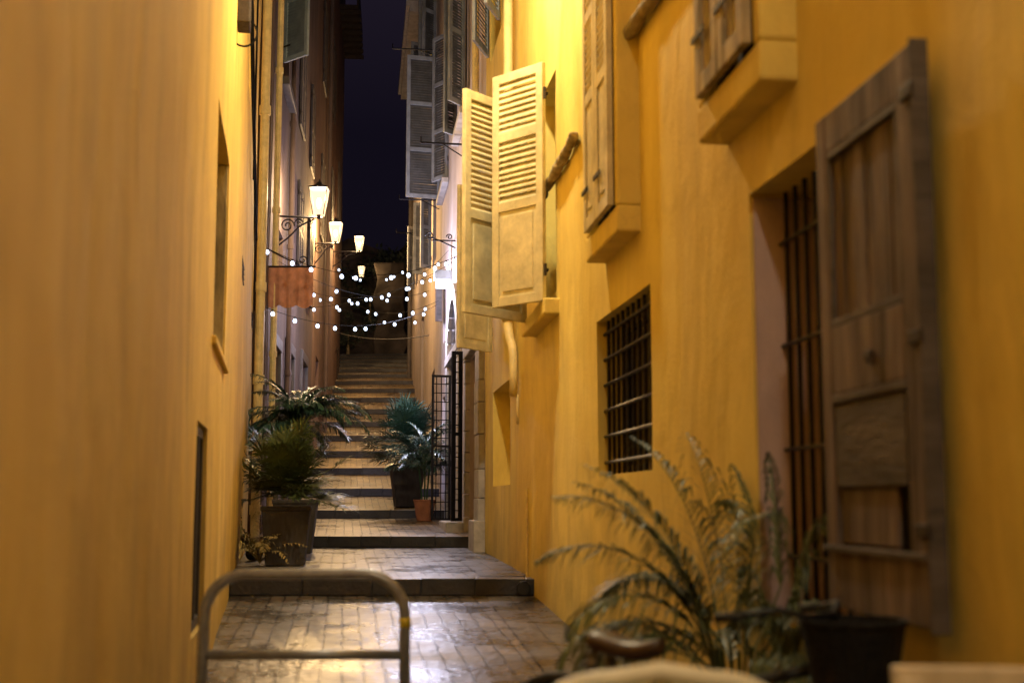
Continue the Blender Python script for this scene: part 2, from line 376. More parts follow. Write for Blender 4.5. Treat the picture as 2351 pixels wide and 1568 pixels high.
mb=MB(); mb.face([(-200,-60,-2.6),(200,-60,-2.6),(200,300,-2.6),(-200,300,-2.6)])
struct(mb.build('ground',M['stonedk']))
mb=MB()
for (a,b) in ((-4,10.9),(11.3,16.4)):
    n=8
    for i in range(n):
        p=a+(b-a)*i/n; q=a+(b-a)*(i+1)/n
        mb.face([WR.P(p,0,gz(p)+.005),WR.P(q,0,gz(q)+.005),WR.P(q,.42,gz(q)+.005),WR.P(p,.42,gz(p)+.005)])
struct(mb.build('gutter_pavement',M['slab']))
# ------------------------------------------------------------------ right yellow house
HZ=9.5
TT=WR.T
w1=(3.85,WR.d(1735,900),zz(1400,4.75),zz(450,4.8))
w2=(6.5,7.95,.16,1.115)
al=(12.75,14.4,.17,1.22)
yr=thing('yellow_house','yellow plastered house with barred windows along the right side of the alley','house',(1.3,6,gz(6)))
ops=[(w1[0],w1[1],w1[2],w1[3],.34),(w2[0],w2[1],w2[2],w2[3],.22),(al[0],al[1],al[2],al[3],.22),(13.6,14.8,5.2,7,.2),(9.65,10.6,1.6,3.35,.2)]
build_wall(wall_mesh(WR,-3,15.3,-1.7,HZ,ops),M['yr'],yr)
p=pane(yr,WR,(w1[0]+.01,w1[1]-.01),-.31,(w1[2]+.01,w1[3]-.01),mat=M['inner'],fm=M['inner']); grille(p,WR,(w1[0],w1[1]),-.12,(w1[2],w1[3]),9,4,.0095)
mb=MB(); WR.box(mb,(w1[1]-.012,w1[1]+.01),(-.305,-.006),(w1[2]+.013,w1[3]-.013)); WR.box(mb,(w1[0]+.02,w1[1]-.013),(-.305,-.008),(w1[2]-.01,w1[2]+.012)); mb.build('window_reveal',M['reveal'],yr)
p=pane(yr,WR,(w2[0]+.01,w2[1]-.01),-.19,(w2[2]+.01,w2[3]-.01)); grille(p,WR,(w2[0],w2[1]),-.05,(w2[2],w2[3]),10,6,.012)
pane(yr,WR,(13.61,14.79),-.17,(5.21,6.99))
pane(yr,WR,(9.66,10.59),-.17,(1.61,3.34))
b1=(WR.d(1742,180,.13),WR.d(1600,300,.13)); b2=(WR.d(1416,500,.13),WR.d(1345,600,.13))
for (a,b) in (b1,b2):
    mb=MB(); f=.08
    WR.box(mb,(a,b),(-.02,.13),(1.43,1.575)); WR.box(mb,(a,a+f),(-.02,.128),(1.575,3.5)); WR.box(mb,(b-f,b),(-.02,.128),(1.575,3.5)); WR.box(mb,(a,b),(-.02,.13),(3.5,3.6))
    mb.build('window_surround',M['yr'],yr,bevel=.015)
    pane(yr,WR,(a+f,b-f),.04,(1.575,3.5))
mb=MB(); WR.box(mb,(9.5,10.9),(-.02,.12),(1.40,1.52)); mb.build('window_sill',M['yr'],yr,bevel=.012)
for (ab,kind) in ((b1,'k'),(b2,'l')):
    a=ab[0]+.06; b=WR.d(1592 if kind=='k' else 1338,270 if kind=='k' else 560,.17)
    hw=(b-a)/2
    rows=[('k',1),('k',1.4)] if kind=='k' else [('p',1.1),('l',.7),('l',.8)]
    mf=M['woodc'] if kind=='k' else M['shut']
    for j in range(2):
        O=WR.P(b-j*hw-.005,.133,1.585)
        shutter(yr,O,-TT,hw-.012,1.89,rows,mf,t=.035,label=('closed worn wooden shutter leaf' if kind=='k' else 'closed cream louvred shutter leaf'))
def leaf(w,parent,dh,oh,px,dout,z0,z1,rows,mf,lab,t=.04,py=500,tilt=1):
    A=w.P(dh,oh,z0); B=Vector((xx(px,py,dout),dout,z0)); U=(B-A)
    return shutter(parent,A,U,U.length,z1-z0,rows,mf,t=t,label=lab,tilt=tilt)
rowsL=[('p',1.25),('l',.9),('l',.75)]
leaf(WR,yr,9.58,.12,1130,9.95,1.51,3.38,rowsL,M['shut'],'open cream louvred shutter leaf facing the street')
leaf(WR,yr,10.65,.10,1069,10.02,1.49,3.32,[('p',1),('l',1.3)],M['shut'],'open cream shutter leaf behind the first')
leaf(WR,yr,14.0,.05,1056,13.5,1.63,3.4,[('p',1),('l',1.3)],M['shut'],'open cream shutter leaf at the far end of the house')
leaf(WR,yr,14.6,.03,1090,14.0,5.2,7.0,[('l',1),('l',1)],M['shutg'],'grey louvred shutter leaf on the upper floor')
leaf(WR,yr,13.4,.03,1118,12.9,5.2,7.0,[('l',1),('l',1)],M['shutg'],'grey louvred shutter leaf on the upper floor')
def big_shutter():
    dh=WR.d(1886,850,.08); df=WR.d(2116,850,.085)
    w=(dh-df)*1.007; zb_=zz(1392,dh); h=zz(286,dh)-zb_; t=.036
    O=WR.P(dh,.045,zb_); U=(-TT+WR.N*.01).normalized()
    Nn=-U.cross(UP)
    if Nn.dot(WR.N)<0: Nn=-Nn
    mb=MB()
    B=lambda m,u,v,z: m.box(O,U,Nn,UP,u,v,z)
    s=.08; e=w-.10
    B(mb,(0,s),(0,t),(0,h)); B(mb,(e,w),(0,t),(0,h)); B(mb,(s,e),(0,t-.002),(0,.17)); B(mb,(s,e),(0,t-.002),(.62,.82)); B(mb,(s,e),(0,t-.002),(h-.12,h))
    o=mb.build('shutter',M['wood'],yr,bevel=.006); o['label']='big weathered brown wooden shutter with patched panels'
    pn=MB()
    for i in range(6):
        a=s+(e-s)*i/6; b=s+(e-s)*(i+1)/6
        B(pn,(a,b-.008),(.003,.012+random.uniform(0,.008)),(.82,h-.12))
    B(pn,(s,e-.13),(.003,.010),(.17,.62)); 
    pn.build('panel',M['wood'],o,bevel=.003)
    pp=MB(); B(pp,(e-.13,e),(.001,.004),(.17,.62)); pp.build('gap_board',M['dark'],o)
    pp=MB(); B(pp,(s+.01,e-.02),(.018,.032),(.35,.585)); pp.build('patch_board',M['wood2'],o,bevel=.003)
    pp=MB(); B(pp,(s+.02,e-.11),(.011,.022),(.19,.345)); pp.build('patch_board',M['wood'],o,bevel=.003)
    ml=MB()
    for z0 in (.82,h-.142): B(ml,(s,e),(.018,.034),(z0,z0+.022))
    for u0 in (s,e-.02): B(ml,(u0,u0+.02),(.018,.033),(.842,h-.142))
    B(ml,(-.01,w-.002),(t-.008,t+.012),(.165,.182)); B(ml,(s,e),(.012,.036),(.595,.62)); B(ml,(w,w+.010),(-.01,t+.004),(-.01,h+.01))
    ml.build('moulding',M['wood2'],o,bevel=.003)
    for z0 in (.22,.70,1.33):
        hg=MB(); B(hg,(w-.06,w+.02),(t,t+.010),(z0,z0+.035)); hg.build('hinge',M['rust'],o,bevel=.004)
    hg=MB(); B(hg,(.36,.41),(t,t+.012),(.69,.72)); hg.build('latch',M['rust'],o,bevel=.004)
big_shutter()
mb=MB(); dp=12.15
mb.tube([WR.P(dp,.09,HZ),WR.P(dp,.09,1.75),WR.P(dp,.09,1.66),WR.P(dp-.04,.08,1.56),WR.P(dp-.10,.06,1.46),WR.P(dp-.14,.055,1.36),WR.P(dp-.15,.055,1.2),WR.P(dp-.15,.055,.98)],[.046,.046,.046,.044,.042,.040,.040,.040],14)
for z in (1.74,3.4,5.2): mb.tube([WR.P(dp,.09,z-.03),WR.P(dp,.09,z+.03)],.054,14)
mb.tube([WR.P(dp-.16,.02,1.0),WR.P(dp-.18,.02,.72)],.012,6)
mb.build('drainpipe',M['pipe'],yr,smooth=True)
mb=MB(); mb.tube([WR.P(11.35,.015,.12),WR.P(11.3,.02,-.75)],.012,6); mb.build('cable_conduit',M['pipe'],yr)
for i,(a,b,lab) in enumerate(((WR.d(1590,-10,.05),7.15,'thick gnarled stem on the wall above the nearer barred window'),(8.45,10.35,'thick gnarled stem running between the cream shutters'))):
    pts=[];rr=[]
    n=22
    for k in range(n+1):
        f=k/n; d=a+(b-a)*f
        pts.append(WR.P(d,.05+.02*noise.noise(Vector((d*3,i,0))),2.5+(.06 if i==0 else -.02)*math.sin(f*3)-.03+.06*noise.noise(Vector((d*2,5,i))))); rr.append(.038+.022*noise.noise(Vector((d*6,1,i)))-(.02 if k in (0,n) else 0))
    mb=MB(); mb.tube(pts,rr,12)
    pts2=[p+UP*.03*math.sin(k*.7)+WR.N*.02*math.cos(k*.7) for k,p in enumerate(pts)]; mb.tube(pts2,.022,8)
    tag(mb.build('vine_stem',M['bark'],None,smooth=True),lab,'stem','thick stems along the yellow wall')
# ------------------------------------------------------------------ left house
yl=thing('ochre_house','ochre plastered house with a cream drainpipe filling the left side of the alley','house',(-1.5,6,gz(6)))
ops=[(7.3,8.85,.94,2.36,.25),(6.3,7.1,-.66,.40,.10),(11.9,12.5,2.1,2.32,.1),(15.9,16.4,2.2,2.4,.1),(12.6,13.3,4.2,4.9,.15)]
build_wall(wall_mesh(WL,-3,17,-1.7,HZ,ops),M['yl'],yl)
pane(yl,WL,(7.31,8.84),-.2,(.95,2.35)); pane(yl,WL,(6.31,7.09),-.05,(-.65,.39))
mb=MB(); WL.box(mb,(8.80,8.849),(-.20,-.012),(.95,2.35)); mb.build('window_reveal',M['woodc'],yl)  # darker sheet over the far jamb, its shade put into the colour
mb=MB(); WL.box(mb,(7.2,8.95),(-.01,.03),(.89,.94)); mb.build('window_sill',M['yl'],yl,bevel=.01)
for (a,b,c,e) in ((11.91,12.49,2.11,2.31),(15.91,16.39,2.21,2.39)):
    mb=MB(); WL.box(mb,(a,b),(-.09,-.06),(c,e))
    for i in range(4): WL.box(mb,(a,b),(-.06,.01),(c+(e-c)*(i+.2)/4,c+(e-c)*(i+.35)/4))
    mb.build('air_vent',M['shutd'],yl)
mb=MB(); op=.10; dp=16.3
mb.tube([WL.P(dp,op,HZ),WL.P(dp,op,gz(dp)+.02)],.058,14)
for z in (5.1,2.75,1.55,-.1): mb.tube([WL.P(dp,op,z-.06),WL.P(dp,op,z+.06)],.074,14)
mb.build('drainpipe',M['pipe'],yl)
mb=MB()
mb.tube([WL.P(14.0,.03,HZ),WL.P(14.1,.03,3.6)],.012,6); mb.tube([WL.P(10.5,.04,4.9),WL.P(11.6,.05,4.6),WL.P(13.0,.05,4.05),WL.P(14.8,.05,3.5),WL.P(16,.04,3.3)],.012,6)
mb.tube([WL.P(10.5,.05,4.88),WL.P(12.,.04,4.2),WL.P(14.2,.04,3.6),WL.P(16,.04,2.4)],.010,6)
mb.build('cable',M['cable'],yl)
jb=thing('junction_box','small dark box with a cable loop high on the ochre wall','box',WL.P(9.6,.1,3.5))
mb=MB(); WL.box(mb,(9.35,9.6),(.0,.10),(3.62,3.95)); mb.build('casing',M['rust'],jb,bevel=.01)
mb=MB(); mb.tube([WL.P(9.5,.05+.10*math.sin(a*.35),3.7-.11*(1-math.cos(a*.35))) for a in range(0,19)],.008,6); mb.build('cable_loop',M['cable'],jb)
for (w,d,o,lab) in ((WR,10.9,.10,'black round drain outlet at the foot of the yellow wall beside the first step'),(WL,13.6,.12,'black round drain outlet at the foot of the ochre wall behind the square planter')):
    q=w.P(d,o,gz(d)+.07); mb=MB(); n=14
    mb.tube([q+Vector((0,0,0)),q+Vector((0,.35,0))],.062,n)
    mb2=MB(); mb2.tube([q+Vector((0,-.004,0)),q+Vector((0,.01,0))],.05,n)
    r=thing('drain_outlet',lab,'drain',q); mb.build('pipe',M['iron'],r); mb2.build('opening',M['dark'],r)
# ------------------------------------------------------------------ right pale houses
r2=thing('pale_pink_house','pale pink house with stone doorway and arched fanlight lit by a cold wall lamp','house',WR.P(18,0,gz(18)))
ops=[(16.2,17.4,-.44,1.92,.35),(19.2,21.3,-.30,2.25,.3),(22.6,23.6,-.1,1.9,.25),(18.3,19.7,5.75,8,.2),(22.3,23.6,5.75,8.3,.2),(22.8,23.5,2.9,3.9,.15)]
build_wall(wall_mesh(WR,15.3,24,-1.2,14,ops),M['pink'],r2)
for o_ in ops[:3]:
    mb=MB(); WR.box(mb,(o_[0]+.01,o_[1]-.01),(-o_[4]+.02,-o_[4]+.06),(o_[2],o_[3]-.01)); dd=mb.build('door',M['shutd'],r2)
    for k in range(3):
        mb=MB(); WR.box(mb,(o_[0]+.1+.02,o_[1]-.1),(-o_[4]+.06,-o_[4]+.08),(o_[2]+.15+k*.7,o_[2]+.15+k*.7+.55)); mb.build('panel',M['shutd'],dd,bevel=.005)
for o_ in ops[3:]: pane(r2,WR,(o_[0]+.01,o_[1]-.01),-.12,(o_[2]+.01,o_[3]-.01))
mb=MB()
for (a,b) in ((15.42,15.95),(17.45,17.75)):
    z=-.62
    while z<1.92:
        h=random.uniform(.25,.42); WR.box(mb,(a+random.uniform(-.04,0),b),(-.01,.07+random.uniform(0,.012)),(z,min(z+h-.008,1.94))); z+=h
WR.box(mb,(15.4,17.78),(-.01,.085),(1.95,2.2))
WR.box(mb,(15.30,16.0),(-.01,.14),(-.8,-.22))
mb.build('door_surround',M['stone'],r2,bevel=.012)
mb=MB()
for (a,b) in ((18.85,19.2),(21.3,21.65)):
    z=-.5
    while z<2.25:
        h=random.uniform(.25,.42); WR.box(mb,(a,b),(-.01,.07+random.uniform(0,.012)),(z,min(z+h-.008,2.25))); z+=h
WR.box(mb,(18.85,21.65),(-.01,.09),(2.25,2.38))
n=11; cd=20.25; R0=1.0; R1=1.32
for i in range(n):
    a0=math.pi*i/n+.01; a1=math.pi*(i+1)/n-.01
    pt=lambda r,a,o: WR.P(cd+r*math.cos(a),o,2.38+r*.82*math.sin(a))
    mb.hexa([pt(R0,a0,-.01),pt(R1,a0,-.01),pt(R1,a1,-.01),pt(R0,a1,-.01),pt(R0,a0,.08),pt(R1,a0,.08),pt(R1,a1,.08),pt(R0,a1,.08)])
ar=mb.build('arched_surround',M['stone'],r2,bevel=.01)
mb=MB(); mb.face([WR.P(cd+R0*math.cos(math.pi*i/16),.018,2.38+R0*.82*math.sin(math.pi*i/16)) for i in range(17)])
mb.build('fanlight',M['glassd'],r2)
mb=MB(); WR.box(mb,(17.5,19.0),(0,.32),(-.6,-.27)); mb.build('doorstep',M['stone'],r2,bevel=.02)
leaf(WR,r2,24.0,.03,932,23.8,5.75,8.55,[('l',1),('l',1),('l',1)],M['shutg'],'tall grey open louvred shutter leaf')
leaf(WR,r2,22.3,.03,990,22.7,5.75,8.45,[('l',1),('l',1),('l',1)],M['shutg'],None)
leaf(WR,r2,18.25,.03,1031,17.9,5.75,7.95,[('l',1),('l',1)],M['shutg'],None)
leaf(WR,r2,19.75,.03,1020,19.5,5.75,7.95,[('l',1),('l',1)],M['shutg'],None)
mb=MB(); WR.box(mb,(18.1,19.9),(0,.12),(5.62,5.72)); mb.build('window_sill',M['stone'],r2,bevel=.01)
mb=MB(); WR.box(mb,(22.2,24.0),(0,.12),(5.62,5.72)); mb.build('window_sill',M['stone'],r2,bevel=.01)
mb=MB(); mb.tube([WR.P(15.9,.08,14),WR.P(15.9,.08,2.3)],.045,8); mb.build('drainpipe',M['pipe'],r2)
r3=thing('pale_grey_house','tall narrow pale house with grey shutters at the right foot of the far stairs','house',WR.P(30,0,gz(30)))
ops=[(26,27.2,.6,2.7,.25),(31,32.4,2.4,4.6,.25),(26,27.2,5,6.8,.15),(30,31.3,5.6,7.4,.15),(34.5,36,6,7.8,.15),(26,27.2,9,11.4,.15),(30.2,31.5,9.4,11.6,.15)]
build_wall(wall_mesh(WR,24.03,40.3,-1,17,ops,step=.9),M['pale'],r3)
for o_ in ops: pane(r3,WR,(o_[0]+.01,o_[1]-.01),-.12,(o_[2]+.01,o_[3]-.01))
for (dh,px,do,z0,z1) in ((27.25,958,27.1,9,11.4),(25.9,968,25.6,9,11.4),(31.5,941,31.3,9.4,11.6),(27.25,967,27.1,5,6.8),(31.3,950,31.2,5.6,7.4),(36,938,35.8,6,7.8)):
    leaf(WR,r3,dh,.03,px,do,z0,z1,[('l',1),('l',1)],M['shutg'],None)
mb=MB(); WR.box(mb,(33,40.6),(-.3,.45),(13.2,13.35)); WR.box(mb,(33,40.6),(-.3,.36),(13.05,13.2)); mb.build('eave',M['stone'],r3)
mb=MB(); mb.tube([WR.P(38.5,.08,13),WR.P(38.5,.08,gz(38.5))],.06,8); mb.build('drainpipe',M['stonedk'],r3)
for (px0,px1,py,d,lab) in ((903,936,116,24.5,'thin iron rod sticking out above the tall grey shutter'),(968,1040,332,19.2,'thin iron rod crossing before the tall grey shutter'),(918,992,460,24.8,'thin iron rod just below the tall grey shutter'),(911,935,536,33,'short iron rod on the pale house above the string lights')):
    mb=MB(); z=zz(py,d); q=WR.P(d,-.03,z); e=Vector((xx(px0,py,d),d-.1,z))
    mb.tube([q,e],.016,6); mb.tube([e,e+UP*.10],.012,6); mb.tube([q+UP*-.2,q*.5+e*.5],.01,6)
    tag(mb.build('wall_rod',M['iron']),lab,'rod','iron rods on the right house fronts')
def gate(d,length,z0,z1,lab,ang,f=.038,nb=5):
    A=WR.P(d,.10,z0); U=(WR.N+TT*ang).normalized(); Nn=U.cross(UP); h=z1-z0
    r=thing('iron_gate',lab,'gate',A,'iron gate leaves at the lit doorway')
    mb=MB()
    mb.box(A,U,Nn,UP,(0,f),(0,f),(0,h)); mb.box(A,U,Nn,UP,(length-f,length),(0,f),(0,h)); 
    for z in (0,.5*h,h-f): mb.box(A,U,Nn,UP,(f,length-f),(0,f),(z,z+f))
    mb.build('frame',M['iron'],r)
    mb=MB()
    for i in range(1,nb): 
        q=A+U*(length*i/nb)+Nn*.014; mb.tube([q+UP*.03,q+UP*(h-.02)],.008,6)
    for i in range(1,16):
        if i==8: continue
        q=A+Nn*.02+UP*(h*i/16); mb.tube([q+U*.03,q+U*(length-.03)],.008,6)
    mb.build('bar',M['iron'],r)
gate(19.8,.30,-.28,1.95,'black iron gate leaf with open bars, the one farther from the yellow house',-.1,.034,4)
gate(17.5,.15,-.26,2.05,'narrow black iron gate leaf beside the stone doorway',-.3,.045,3)
def scroll(c,r0,turns,U,V,n=26,sgn=1):
    return [c+(U*math.cos(a*sgn)+V*math.sin(a*sgn))*(r0*(1-.8*k/n)) for k in range(n+1) for a in [2*math.pi*turns*k/n]]
mb=MB(); d=20.4; z=zz(553,d); A=WR.P(d,0,z); U=WR.N
mb.tube([A,A+U*.40],.013,6); mb.tube([A+UP*-.12,A+U*.2+UP*-.03,A+U*.4+UP*.05],.012,6); mb.tube(scroll(A+U*.42+UP*.07,.07,1.3,U,UP),.012,6); mb.tube(scroll(A+U*.1+UP*.06,.05,1.3,U,UP),.011,6)
tag(mb.build('scroll_bracket',M['iron']),'empty curly iron sign bracket on the pink house above the wall lamp','bracket')
sb=thing('menu_board','narrow upright dark board fixed to the pink house below the wall lamp','board',WR.P(23.3,.08,2.6))
mb=MB(); d=23.2; mb.box(WR.P(d,.03,zz(738,d)),WR.N,TT,UP,(0,.13),(0,.05),(0,zz(642,d)-zz(738,d))); mb.build('frame',M['wood'],sb,bevel=.005)
mb=MB(); mb.box(WR.P(d-.004,.05,zz(733,d)),WR.N,TT,UP,(0,.09),(-.002,.002),(0,zz(647,d)-zz(733,d))); mb.build('panel',M['wood2'],sb)
def light(name,loc,energy,color,radius,parent=None):
    l=bpy.data.lights.new(name,'POINT'); l.energy=energy; l.color=color; l.shadow_soft_size=radius
    o=bpy.data.objects.new(name,l); COL.objects.link(o); o.location=loc
    if parent is not None:
        o.parent=parent; o.matrix_parent_inverse=Matrix.Translation(-parent.location)
    return o
wl=thing('wall_lamp','boxy grey wall lamp giving cold white light on the pink house','lamp',WR.P(21.6,.1,3.6))
d=21.2; A=WR.P(d,0,zz(660,d))
mb=MB(); mb.box(A,WR.N,TT,UP,(0,.30),(-.11,.11),(.12,.28)); mb.box(A,WR.N,TT,UP,(0,.04),(-.12,.12),(-.02,.12)); mb.build('hood',M['shutb'],wl,bevel=.01)
mb=MB(); mb.box(A,WR.N,TT,UP,(.06,.27),(-.08,.08),(-.01,.118)); mb.build('glass',M['coldl'],wl)
light('cold_bulb',A+WR.N*.55+UP*-.25,270,(.76,.76,1),.06,wl)
# ------------------------------------------------------------------ left far houses
A_=thing('taupe_house','dark taupe house behind the cream drainpipe carrying the nearest lit lantern','house',WF.P(20,0,gz(20)))
ops=[(17.9,18.9,-.3,2.2,.3),(20.2,21.5,-.1,2.4,.3),(23.5,24.8,.2,2.6,.3),(18.6,19.7,6.3,8.2,.15),(21.9,23,3.9,5.6,.15),(21.9,23,6.6,8.3,.15),(24.8,25.8,6.6,8.3,.15),(24.8,25.8,3.9,5.6,.15),(18.4,19.3,3.2,4,.12)]
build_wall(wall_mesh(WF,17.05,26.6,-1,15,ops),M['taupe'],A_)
for o_ in ops[:3]:
    mb=MB(); WF.box(mb,(o_[0]+.01,o_[1]-.01),(-o_[4]+.02,-o_[4]+.06),(o_[2],o_[3]-.01)); mb.build('door',M['shutd'],A_)
    mb=MB(); 
    for q in ((o_[0]-.15,o_[0]),(o_[1],o_[1]+.15)): WF.box(mb,q,(-.01,.05),(o_[2]-.4,o_[3]))
    WF.box(mb,(o_[0]-.15,o_[1]+.15),(-.01,.055),(o_[3]+.002,o_[3]+.18)); mb.build('door_surround',M['stonedk'],A_,bevel=.01)
TF=WF.T
def closed(par,w,T,a,b,z0,z1,mf):
    hw=(b-a)/2
    for j in range(2):
        shutter(par,w.P(a+j*hw+.005,.01,z0),T,hw-.01,z1-z0,[('l',1),('l',1)],mf,t=.04)
for o_ in ops[3:]: pane(A_,WF,(o_[0]+.01,o_[1]-.01),-.12,(o_[2]+.01,o_[3]-.01))
for o_ in ops[4:8]: closed(A_,WF,TF,o_[0],o_[1],o_[2],o_[3],M['shutd'])
leaf(WF,A_,18.55,.04,702,18.2,zz(138,18.4),zz(138,18.4)+1.9,[('l',1),('l',1)],M['shutb'],'open blue grey louvred shutter leaf facing the street',tilt=-1)
mb=MB(); WF.box(mb,(18.4,19.9),(0,.12),(6.16,6.28)); mb.build('window_sill',M['stonedk'],A_,bevel=.01)
for dp in (17.35,19.9): 
    mb=MB(); mb.tube([WF.P(dp,.07,15),WF.P(dp,.07,gz(dp))],.045,8)
    for z in (2,4,6): mb.tube([WF.P(dp,.07,z-.04),WF.P(dp,.07,z+.04)],.058,8)
    mb.build('drainpipe',M['taupe'] if dp>18 else M['pipe'],A_)
B_=thing('rose_house','tall rose house on the left beside the foot of the long stairs','house',WF.P(30,0,gz(30)))
ops=[(28,29.2,.9,3.2,.3),(32,33.2,2.2,4.6,.3),(28.5,29.7,6,7.9,.15),(33,34.3,6.8,8.8,.15),(28.5,29.7,9.6,11.6,.15),(33,34.3,10.3,12.3,.15),(37,38.3,8,10,.15)]
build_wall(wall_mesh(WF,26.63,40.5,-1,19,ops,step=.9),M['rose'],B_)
for o_ in ops[:2]:
    mb=MB(); WF.box(mb,(o_[0]+.01,o_[1]-.01),(-o_[4]+.02,-o_[4]+.06),(o_[2],o_[3]-.01)); mb.build('door',M['shutd'],B_)
for o_ in ops[2:]:
    pane(B_,WF,(o_[0]+.01,o_[1]-.01),-.12,(o_[2]+.01,o_[3]-.01)); closed(B_,WF,TF,o_[0],o_[1],o_[2],o_[3],M['shutd'])
mb=MB(); WF.box(mb,(36.5,40.8),(0,.55),(zz(62,38),zz(62,38)+.12))
for i in range(8): WF.box(mb,(36.6+i*.55,36.7+i*.55),(0,.62),(zz(62,38)-.12,zz(62,38)-.01))
WF.box(mb,(36.5,40.8),(.5,.56),(zz(62,38)+.12,zz(62,38)+.9)); mb.build('balcony',M['rust'],B_)
mb=MB(); mb.tube([WF.P(31,.07,19),WF.P(31,.07,gz(31))],.05,8); mb.build('drainpipe',M['taupe'],B_)
mb=MB(); a=at(684,892,27.3); b=at(776,800,38.5)
mb.tube([a,b],.024,8)
for k in range(5):
    q=a.lerp(b,k/4); mb.tube([q,Vector((q.x,q.y,gz(q.y)-.1))],.018,6)
tag(mb.build('handrail',M['rust']),'thin sloping iron handrail rising along the left of the stairs','handrail')
aw=thing('cloth_banner','terracotta cloth banner with scalloped edge hanging beside the cream drainpipe','banner',at(640,612,17.4))
mb=MB(); d=17.3; x0=xx(604,650,d); x1=xx(719,650,d); zt=zz(614,d); zb=zz(700,d); n=40
pt=lambda i,z: Vector((x0+(x1-x0)*i/n, d+.02*math.sin(i*.8)*(1 if z<zt-.01 else .2), z))
for i in range(n):
    sc=lambda j: zb-.045*abs(math.sin(j/n*math.pi*3.0))
    m1=(zt+zb)/2
    mb.face([pt(i,zt),pt(i+1,zt),pt(i+1,m1),pt(i,m1)]); mb.face([pt(i,m1),pt(i+1,m1),pt(i+1,sc(i+1)),pt(i,sc(i))])
mb.build('cloth',M['cloth'],aw,smooth=True)
mb=MB(); mb.tube([(x0-.1,d,zt+.01),(x1+.03,d,zt+.01)],.014,6)
q=Vector((x0,d,zt+.01)); mb.tube([q+UP*.28,q+Vector((.25,0,.14)),q+Vector((.5,0,.02))],.011,6); mb.tube(scroll(q+Vector((.54,0,.09)),.06,1.2,Vector((1,0,0)),UP),.01,6)
mb.build('rod',M['iron'],aw)
# ------------------------------------------------------------------ lanterns
def lantern(c, wallpt, sc, energy, lab, group='lit wall lanterns up the alley', radius=.07, color=(1,.70,.38)):
    c=Vector(c); wallpt=Vector(wallpt)
    r=thing('street_lantern',lab,'lantern',wallpt,group)
    base=c-UP*.24*sc
    arm=Vector((base.x,base.y,base.z-.03*sc)); wp=Vector((wallpt.x,wallpt.y,arm.z)); U=(arm-wp); L=U.length; U.normalize()
    mb=MB(); mb.tube([wp-U*.02,arm+U*.05],.016*sc,6); mb.tube([arm,base+UP*.02],.02*sc,6)
    mb.tube([wp+UP*-.42*sc,wp+U*L*.25-UP*.30*sc,wp+U*L*.55-UP*.12*sc,wp+U*L*.9-UP*.02],.013*sc,6)
    mb.tube(scroll(wp+U*L*.22-UP*.13*sc,.10*sc,1.6,U,UP),.011*sc,6); mb.tube(scroll(wp+U*L*.52-UP*.09*sc,.065*sc,1.5,-U,UP),.010*sc,6)
    mb.tube(scroll(wp+U*L*.78-UP*.06*sc,.04*sc,1.5,U,-UP),.009*sc,6)
    mb.box(wp,U,U.cross(UP),UP,(-.02,.012),(-.04*sc,.04*sc),(-.5*sc,.10*sc))
    mb.build('bracket',M['iron'],r)
    mb=MB(); mb.lathe(base,[(.10*sc,.0),(.175*sc,.38*sc)],4); 
    mb.f.pop(); mb.m.pop(); mb.f.pop(); mb.m.pop()
    mb.build('glass',M['lampw'],r)
    mb=MB()
    for j in range(4):
        a=2*math.pi*(j+.5)/4; e=Vector((math.cos(a),math.sin(a),0))
        mb.tube([base+e*.104*sc,base+e*.179*sc+UP*.38*sc],.007*sc,4)
    mb.lathe(base,[(.02*sc,-.05*sc),(.03*sc,-.02*sc),(.04*sc,0),(.04*sc,.008*sc)],4)
    mb.lathe(base,[(.19*sc,.38*sc),(.19*sc,.395*sc),(.06*sc,.44*sc),(.05*sc,.47*sc),(.015*sc,.49*sc),(.01*sc,.53*sc)],4)
    mb.build('frame',M['iron'],r)
    mb=MB(); mb.lathe(base+UP*.10*sc,[(.012,0),(.035*sc,.05*sc),(.04*sc,.10*sc),(.02*sc,.15*sc)],10); mb.build('bulb',M['lampfil'],r,smooth=True)
    light('lantern_light',c+UP*.02,energy,color,radius*sc,r)
    return r
lantern(at(733,457,18.6),WF.P(18.5,0,4.3),1.05,1000,'largest lit lantern, nearest on the dark left house beyond the drainpipe')
lantern(at(771,529,27),WF.P(27.0,0,5.6),1.05,2500,'second lit lantern up the alley on an iron scroll bracket',color=(1,.62,.25))
lantern(at(825,556,35),WF.P(35,0,7),1.0,1700,'third lit lantern, above the far steps',color=(1,.62,.25))
lc=WR.P(9.1,.85,5.05)
lantern(lc,WR.P(9.1,0,5.05),1.0,2150,'street lantern on the yellow house above the open cream shutters',group='lit wall lanterns nearer than the steps',radius=.10,color=(1,.85,.55))
lantern(WL.P(-1.0,.8,4.6),WL.P(-1.0,0,4.6),1.0,950,'added fill lantern on the ochre house, unseen behind the viewer',group='lit wall lanterns nearer than the steps',radius=.12,color=(1,.86,.60))  # added fill lamp behind the camera, brightens the foreground walls
